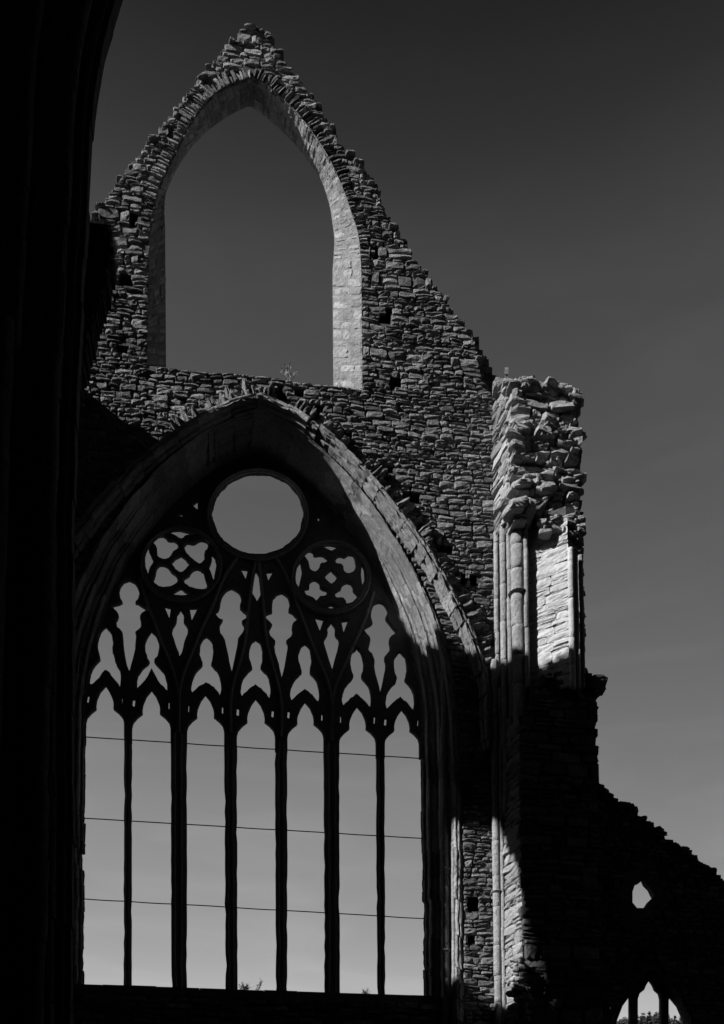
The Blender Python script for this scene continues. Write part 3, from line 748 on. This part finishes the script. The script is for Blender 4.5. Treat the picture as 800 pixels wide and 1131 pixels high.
for i in range(230):
    k = R.randint(1, 25); f = R.rand(); q = np.array(out[k])*(1-f)+np.array(out[k+1])*f; p = at(q[0], q[1]+R.uniform(0, 4), YA_)
    rock(st, (p[0], YA_+R.uniform(.02, .45), p[2]), (R.uniform(.14, .4), R.uniform(.2, .4), R.uniform(.06, .13)))
st.build('rubble_facing', M_DRK, ais); co.build('wall_core', M_CORE, ais)
# the ragged eye cut through
ra = np.array([at(x, y, YA_) for x, y in hol+hol[:1]]); mb = MB(); n = len(ra)
N_ = np.array([p-ra[:-1].mean(0) for p in ra]); 
mb.add(np.concatenate([ra+N_*1.3+np.array([0, .0, 0]), ra, ra+np.array([0, .2, 0]), ra+N_*1.3+np.array([0, .25, 0])]), [(k*n+i, k*n+i+1, (k+1)*n+i+1, (k+1)*n+i) for k in range(3) for i in range(n-1)], .8)
mb.build('hole_edge', M_DRK, ais)
rA = catmull([at(x, y, YA_) for x, y in wo], 4); rB = catmull([at(x, y, YA_+.35) for x, y in wi], 4)
mb = MB(); loft(mb, rA, rB, orders(2), YA_-.03, YA_+.35, lo=.3, hi=.5); mb.build('window_arch', M_DRK, ais)
Yw = YA_+.38
tri = [(670, 1400), (670, 1150), (676, 1112), (695, 1088), (717, 1070), (739, 1088), (758, 1112), (764, 1150), (764, 1400), (758, 1400), (757, 1150), (755, 1128), (748, 1112), (739, 1101), (738, 1106), (738, 1400), (729, 1400), (729, 1104), (727.5, 1098), (723, 1094), (721, 1089), (717, 1083), (713, 1089), (711, 1094), (706, 1098), (704, 1104), (704, 1400), (695, 1400), (695, 1106), (695, 1101), (687, 1112), (681, 1128), (679, 1150), (678, 1400)]
o = plate('window_tracery', [pxpoly(tri, Yw)], Yw, .05, .03, None, M_DRK); o.parent = ais; o.matrix_parent_inverse = Matrix.Translation(-ais.location)

# ================================================================== NEAR ARCH (left edge of the picture)
near = thing('crossing_arch_pier', (-2.4, 9.0, 0), 'huge near-black moulded pier and arch filling the left edge', 'pier')
Yn = 9.0
edge_px = [(140, -40), (127, 0), (115, 40), (107, 80), (101, 125), (98, 175), (96, 235), (90, 320), (84, 430), (81, 560), (79.5, 700), (79, 900), (79, 1131), (79, 1345)]
up_px = [(520, -330), (400, -265), (300, -200), (220, -135), (170, -85)]
E = catmull([at(x, y, Yn) for x, y in up_px+edge_px], 6)
D = E.copy(); 
T_ = np.gradient(E, axis=0); NN = np.stack([T_[:, 2], T_[:, 1]*0, -T_[:, 0]], 1); NN /= np.linalg.norm(NN, axis=1)[:, None]
NN = np.where(NN[:, :1] > 0, -NN, NN)
O = E+NN*1.25; O[:, 1] = Yn
mb = MB(); loft(mb, O, E, orders(4, .24)+[(1.0, 1.15), (.9, 1.3), (.6, 1.4), (.3, 1.45)], Yn-1.1, Yn, lo=.5, hi=.9, joint=.012, rough=.003, jit=.006)
mb.build('moulded_order', M_DRK, near)
st, co = MB(), MB()
poly = [(p[0], p[2]) for p in O[::-1]] + [(O[0][0], 16.5), (-8, 16.5), (-8, 0)]
rubble(st, co, [poly], wallF(Yn-1.1), 0.02, 16.5, h=(.2, .34), w=(.4, .9), prot=(0, .03), thick=1.5, amp=.01)
st.build('wall_facing', M_DRK, near); co.build('wall_core', M_CORE, near)
for dx, r in ((.25, .1), (.62, .12), (.98, .1)):
    b = E[-10]; mb = MB(); cyl(mb, (b[0]-dx, Yn-.2-dx*.85), r, 0, 9.5); mb.build('shaft', M_DRK, near, True)

stub = thing('broken_wall_stub', (-2.6, 12.4, 0), 'black jagged stub of wall jutting out behind the near pier, against the gable', 'ruined wall')
st, co = MB(), MB()
sp_px = [(40, 236), (97, 237), (103, 240), (113, 243), (122, 248), (129, 252), (130, 262), (132, 273), (128, 285), (122, 312), (112, 345), (104, 376), (96, 405), (87, 430), (79, 470), (66, 520), (60, 1345), (0, 1345), (0, 236)]
rubble(st, co, [[(at(x, y, 12.0)[0], at(x, y, 11.6)[2]) for x, y in sp_px]], wallF(11.6), .02, zpx(100, 236, 11.6), h=(.05, .13), w=(.15, .4), prot=(0, .02), thick=.38, edge=.02, amp=.01)
st.build('rubble_facing', M_DRK, stub); co.build('wall_core', M_CORE, stub)

# ================================================================== SIDE WALL OF THE NAVE (left, outside the frame): throws the big shadow
Lv = np.array([-1.0, -.35, .75]); Ln = Lv/np.linalg.norm(Lv)
Xc = -5.6
def cast(p): p = np.array(p); s = (p[0]-Xc)/1.0; q = p+Lv*s; return (q[1], q[2])
side = thing('nave_side_wall', (Xc-.4, 12, 0), 'tall unlit side wall just beyond the left edge', 'ruined wall')
c_top = []
for (x, y, Y) in [(97, 240, Y0), (112, 240, Y0), (130, 252, Y0), (132, 272, Y0), (123, 312, Y0), (106, 376, Y0), (90, 428, Y0), (175, 490, Y0), (439, 686, 22.6), (486, 699, Y0), (532, 727, 21.8), (560, 730, 21.5), (600, 724, 20.85), (640, 724, 20.6)]:
    c_top.append(cast(at(x, y, Y))); 
print('CAST', [(round(float(a), 2), round(float(b), 2)) for a, b in c_top])
c_hole = [cast(at(x, y, Y)) for x, y, Y in [(486, 935, Y0), (497, 905, Y0), (512, 898, Y0), (545, 912, 21.9), (556, 898, 21.8), (563, 925, 21.5), (577, 945, 20.95), (600, 1040, 20.85), (612, 1118, 20.8), (560, 1112, 21.6), (535, 1104, Y0), (515, 1086, Y0), (486, 1076, Y0)]]
print('HOLE', [(round(float(a), 2), round(float(b), 2)) for a, b in c_hole])
st, co = MB(), MB()
# s = world Y, t = Z, normal +X
Fs = planeF((Xc, 0, 0), (0, 1, 0), (0, 0, 1), (1, 0, 0))
top = sorted(c_top[8:], key=lambda q: q[0])
outline = [(-14, 0), (-14, 29), (8.2, 29), (8.6, 24), (12, 23), (top[0][0]-1, top[0][1])]+top
fin = c_top[:8][::-1]
outline += [cast(at(439, 678, 23.5)), c_top[7], c_top[6], c_top[5], c_top[4], c_top[3], c_top[2], c_top[1], c_top[0], (22.6, c_top[0][1]), (22.6, 0)]
print('OUT', [(round(float(a), 2), round(float(b), 2)) for a, b in outline])
rubble(st, co, [outline, c_hole], Fs, 0.02, 30, h=(.14, .22), w=(.4, 1.0), thick=.35, amp=0, edge=.02, prot=(0, .03), split=0)
st.build('rubble_facing', M_DRK, side); co.build('wall_core', M_CORE, side)

# ================================================================== UNSEEN WALLS ROUND THE CAMERA, ADDED TO BLOCK SKY LIGHT
def big(name, label, boxes, mat=M_BLOCK):
    t = thing(name, (boxes[0][0], boxes[0][2], 0), label, 'ruined wall'); mb = MB()
    for x0, x1, y0, y1, z0, z1 in boxes: box(mb, planeF((0, 0, 0), (1, 0, 0), (0, 1, 0), (0, 0, 1)), x0, x1, y0, y1, z0, z1)
    mb.build('masonry', mat, t)
big('sky_block_crossing', 'unseen masonry over the near arch, added to block sky light', [(-5.2, 10.5, Yn-1.05, Yn+.5, 16.5, 30), (7.0, 22, Yn-1.0, Yn+.5, 0, 30)])
big('sky_block_side', 'unseen side wall behind the camera, added to block sky light', [(9.5, 10.5, -14, Yn-1.1, 0, 18)])
big('sky_block_end', 'unseen end wall far behind the camera, added to block sky light', [(-5.5, 10.4, -15, -14, 0, 29)])

# ================================================================== GROUND, HILL, WOOD
def sheet(name, xs, ys, zf, mat):
    mb = MB(); V = [(x, y, zf(x, y)) for x in xs for y in ys]; n = len(ys)
    mb.add(V, [(i*n+j, (i+1)*n+j, (i+1)*n+j+1, i*n+j+1) for i in range(len(xs)-1) for j in range(n-1)])
    o = mb.build(name, mat); o['kind'] = 'structure'; return o
def hz(x, y):
    d = max(0, y-60); h = 45*(1-math.exp(-(d/85)**2)) if d > 0 else 0
    return h + (1.2*math.sin(x*.05)+.8*math.sin(x*.11+1))*min(1, d/80) + (0 if y < 60 else .0)
xs = [-3000, -1200, -500, -250]+list(range(-200, 260, 12))+[320, 600, 1200, 3000]
ys = [-3000, -500, -60, 0, 30, 60]+list(range(70, 260, 12))+[400, 900, 3000]
sheet('ground', xs, ys, hz, M_GRASS)
def conifer(x, y, z, h, first=None):
    t = thing('conifer_tree', (x, y, z), '', 'tree', 'conifers on the far hill'); 
    mb = MB(); prismr = .12*h/8
    a = np.arange(6)*math.pi/3
    mb.add(np.concatenate([np.stack([x+prismr*np.cos(a), y+prismr*np.sin(a), a*0+z-1], 1), np.stack([x+prismr*.3*np.cos(a), y+prismr*.3*np.sin(a), a*0+z+h*.9], 1)]), [(i, (i+1) % 6, 6+(i+1) % 6, 6+i) for i in range(6)])
    mb.build('trunk', M_BARK, t)
    mb = MB()
    for k in range(170):
        f = R.rand()**.8; zz = z+h*(.12+.88*f); rr = h*.34*(1-f)+.12; an = R.uniform(0, 2*math.pi); r1 = rr*R.uniform(.5, 1.15)
        c = np.array([x+r1*math.cos(an), y+r1*math.sin(an), zz-r1*.25]); b = np.array([x, y, zz+.1]); w = np.array([-math.sin(an), math.cos(an), 0])*R.uniform(.3, .7)
        m = b*.5+c*.5
        mb.add([b, m+w, c, m-w+np.array([0, 0, -.15])], [(0, 1, 2), (0, 2, 3)])
    mb.build('crown', M_CONI, t); return t
trees = []
words = ['tallest conifer', 'short conifer', 'narrow conifer', 'small conifer']
k = 0
for i, x in enumerate(np.arange(672, 768, 1.9)):
    Yd = 232+R.uniform(-16, 16); yy = np.interp(x, [681, 700, 712, 722, 735, 757], [1126, 1122, 1119, 1117, 1119, 1124])+R.uniform(-1.5, 6)
    p = at(x, yy, Yd); g = hz(p[0], Yd); h = max(4.5, p[2]-g)
    t = conifer(p[0], Yd, p[2]-h, h); t['label'] = 'dark conifer on the far hill seen through the small aisle window'
    trees.append(t)

# ================================================================== PLANTS
def weed(name, px, py, Y, n, h, label, mat, spread=.5, leaf=True, lean=0):
    b = at(px, py, Y); t = thing(name, tuple(b), label, 'plant'); ms, ml = MB(), MB()
    for i in range(n):
        an = R.uniform(0, 2*math.pi); sp = R.uniform(.1, 1)*spread; hh = h*R.uniform(.55, 1.1)
        pts = [b+np.array([R.normal(0, .04), R.normal(0, .04), -.02])]
        for k in range(1, 6): f = k/5; pts.append(pts[0]+np.array([math.cos(an)*sp*f*f*h+lean*f*h, math.sin(an)*sp*f*f*h, hh*f]))
        for a_, c_ in zip(pts[:-1], pts[1:]):
            r = .006; V = []
            for q in (a_, c_):
                for j in range(3): V.append(q+np.array([math.cos(j*2.1), math.sin(j*2.1), 0])*r)
            ms.add(V, [(0, 1, 4, 3), (1, 2, 5, 4), (2, 0, 3, 5)])
        if leaf:
            for k in range(14):
                f = R.uniform(.2, 1); q = pts[0]+(pts[-1]-pts[0])*f+R.normal(0, .02, 3); u = R.normal(0, 1, 3); u /= np.linalg.norm(u); v = np.cross(u, [0, 0, 1]); L_ = R.uniform(.03, .07)
                ml.add([q, q+u*L_*.5+v*L_*.25, q+u*L_, q+u*L_*.5-v*L_*.25], [(0, 1, 2, 3)])
        else:
            for k in range(10):
                q = pts[-1]+(pts[-2]-pts[-1])*R.uniform(-.2, 1)+R.normal(0, .008, 3); u = np.array([R.normal(0, .5), R.normal(0, .5), 1]); L_ = .06
                ml.add([q, q+u*L_*.5+np.array([.012, 0, 0]), q+u*L_, q+u*L_*.5-np.array([.012, 0, 0])], [(0, 1, 2, 3)])
    ms.build('stalks', mat, t); ml.build('foliage' if leaf else 'seed_heads', mat, t)
weed('dry_grass_tuft', 321, 424, Y0+.3, 12, .38, 'pale dry grass tuft on the ledge below the gable opening', M_STRAW, .5, False)
weed('leafy_weed', 270, 1094, Y0+.46, 16, .16, 'low leafy weed on the great window sill, left of centre', M_LEAF, 1.2)
weed('twiggy_sapling', 284, 1095, Y0+.46, 4, .38, 'thin leaning sapling on the sill beside the low leafy weed', M_LEAF, .3, True, .3)
weed('small_weed', 404, 1099, Y0+.46, 7, .13, 'tiny weed on the window sill near its right end', M_LEAF, 1.0)

# ================================================================== LIGHT
sun = bpy.data.lights.new('sun', 'SUN'); sun.energy = 5; sun.angle = rad(.5); sun.color = (1, 1, 1)
so = bpy.data.objects.new('sun', sun); COL.objects.link(so); so.rotation_euler = Vector(Ln).to_track_quat('Z', 'Y').to_euler()
so.location = (-20, -10, 40)
w = bpy.data.worlds.new('World'); scene.world = w; w.use_nodes = True; nt = w.node_tree; N = nt.nodes; Lk = nt.links
bg = N['Background']; sky = N.new('ShaderNodeTexSky'); sky.sky_type = 'NISHITA'; sky.sun_disc = False
sky.sun_elevation = math.asin(Ln[2]); sky.sun_rotation = math.atan2(Ln[0], Ln[1]) % (2*math.pi)
sky.air_density = 1.0; sky.dust_density = .6; sky.ozone_density = 1.5
# black-and-white film behind a red filter: only the red of the sky counts
sep = N.new('ShaderNodeSeparateColor'); Lk.new(sky.outputs[0], sep.inputs[0])
pw = N.new('ShaderNodeMath'); pw.operation = 'POWER'; pw.inputs[1].default_value = 1.6; Lk.new(sep.outputs[0], pw.inputs[0])
tc = N.new('ShaderNodeTexCoord'); mp = N.new('ShaderNodeMapping'); mp.inputs['Scale'].default_value = (2, 2, 9); Lk.new(tc.outputs['Generated'], mp.inputs[0])
nz = N.new('ShaderNodeTexNoise'); nz.inputs['Scale'].default_value = 3; nz.inputs['Detail'].default_value = 7; nz.inputs['Distortion'].default_value = .6; Lk.new(mp.outputs[0], nz.inputs['Vector'])
rm = N.new('ShaderNodeMapRange'); rm.inputs[1].default_value = .45; rm.inputs[2].default_value = .8; rm.inputs[3].default_value = 1.0; rm.inputs[4].default_value = 1.14; Lk.new(nz.outputs['Fac'], rm.inputs[0])
ml = N.new('ShaderNodeMath'); ml.operation = 'MULTIPLY'; Lk.new(pw.outputs[0], ml.inputs[0]); Lk.new(rm.outputs[0], ml.inputs[1])
m2 = N.new('ShaderNodeMath'); m2.operation = 'MULTIPLY'; Lk.new(ml.outputs[0], m2.inputs[0]); m2.inputs[1].default_value = 1.0
sx = N.new('ShaderNodeSeparateXYZ'); Lk.new(tc.outputs['Generated'], sx.inputs[0])
fc = N.new('ShaderNodeFloatCurve'); cv = fc.mapping.curves[0]; GP = [(0, 1.5), (.24, 1.05), (.40, 1.22), (.574, 1.19), (.694, 1.02), (.784, .45), (.86, .16), (1, .12)]
cv.points[0].location = (0, GP[0][1]/2); cv.points[1].location = (1, GP[-1][1]/2)
for q in GP[1:-1]: cv.points.new(q[0], q[1]/2)
fc.mapping.update(); Lk.new(sx.outputs[2], fc.inputs['Value'])
hx = N.new('ShaderNodeMapRange'); hx.inputs[1].default_value = .05; hx.inputs[2].default_value = .42; hx.inputs[3].default_value = .42; hx.inputs[4].default_value = 0; Lk.new(sx.outputs[0], hx.inputs[0])
hz_ = N.new('ShaderNodeMapRange'); hz_.inputs[1].default_value = .4; hz_.inputs[2].default_value = .68; hz_.inputs[3].default_value = 1; hz_.inputs[4].default_value = 0; Lk.new(sx.outputs[2], hz_.inputs[0])
hm = N.new('ShaderNodeMath'); hm.operation = 'MULTIPLY'; Lk.new(hx.outputs[0], hm.inputs[0]); Lk.new(hz_.outputs[0], hm.inputs[1])
ha = N.new('ShaderNodeMath'); ha.operation = 'ADD'; Lk.new(hm.outputs[0], ha.inputs[0]); ha.inputs[1].default_value = 1
m3_ = N.new('ShaderNodeMath'); m3_.operation = 'MULTIPLY'; Lk.new(fc.outputs[0], m3_.inputs[0]); Lk.new(ha.outputs[0], m3_.inputs[1])
m4_ = N.new('ShaderNodeMath'); m4_.operation = 'MULTIPLY'; Lk.new(m3_.outputs[0], m4_.inputs[0]); m4_.inputs[1].default_value = 2
# sky dimmed outside the view sector, added to cut fill light on shaded stone
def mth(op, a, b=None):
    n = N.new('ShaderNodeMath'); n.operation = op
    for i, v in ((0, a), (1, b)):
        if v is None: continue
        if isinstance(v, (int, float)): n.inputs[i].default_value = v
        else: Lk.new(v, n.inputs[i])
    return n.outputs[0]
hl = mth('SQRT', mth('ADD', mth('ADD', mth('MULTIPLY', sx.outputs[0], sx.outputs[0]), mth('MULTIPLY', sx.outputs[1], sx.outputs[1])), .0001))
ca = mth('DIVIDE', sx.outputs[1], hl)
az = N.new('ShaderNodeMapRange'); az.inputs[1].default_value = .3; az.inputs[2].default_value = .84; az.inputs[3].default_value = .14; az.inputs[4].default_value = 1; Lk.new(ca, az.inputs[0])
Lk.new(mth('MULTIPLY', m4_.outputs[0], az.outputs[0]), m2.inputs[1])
cc = N.new('ShaderNodeCombineColor')
for i in range(3): Lk.new(m2.outputs[0], cc.inputs[i])
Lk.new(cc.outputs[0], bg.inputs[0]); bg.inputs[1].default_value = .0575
vs = scene.view_settings; vs.view_transform = 'Standard'; vs.look = 'None'; vs.exposure = .8; vs.gamma = 1
scene.render.engine = 'CYCLES'
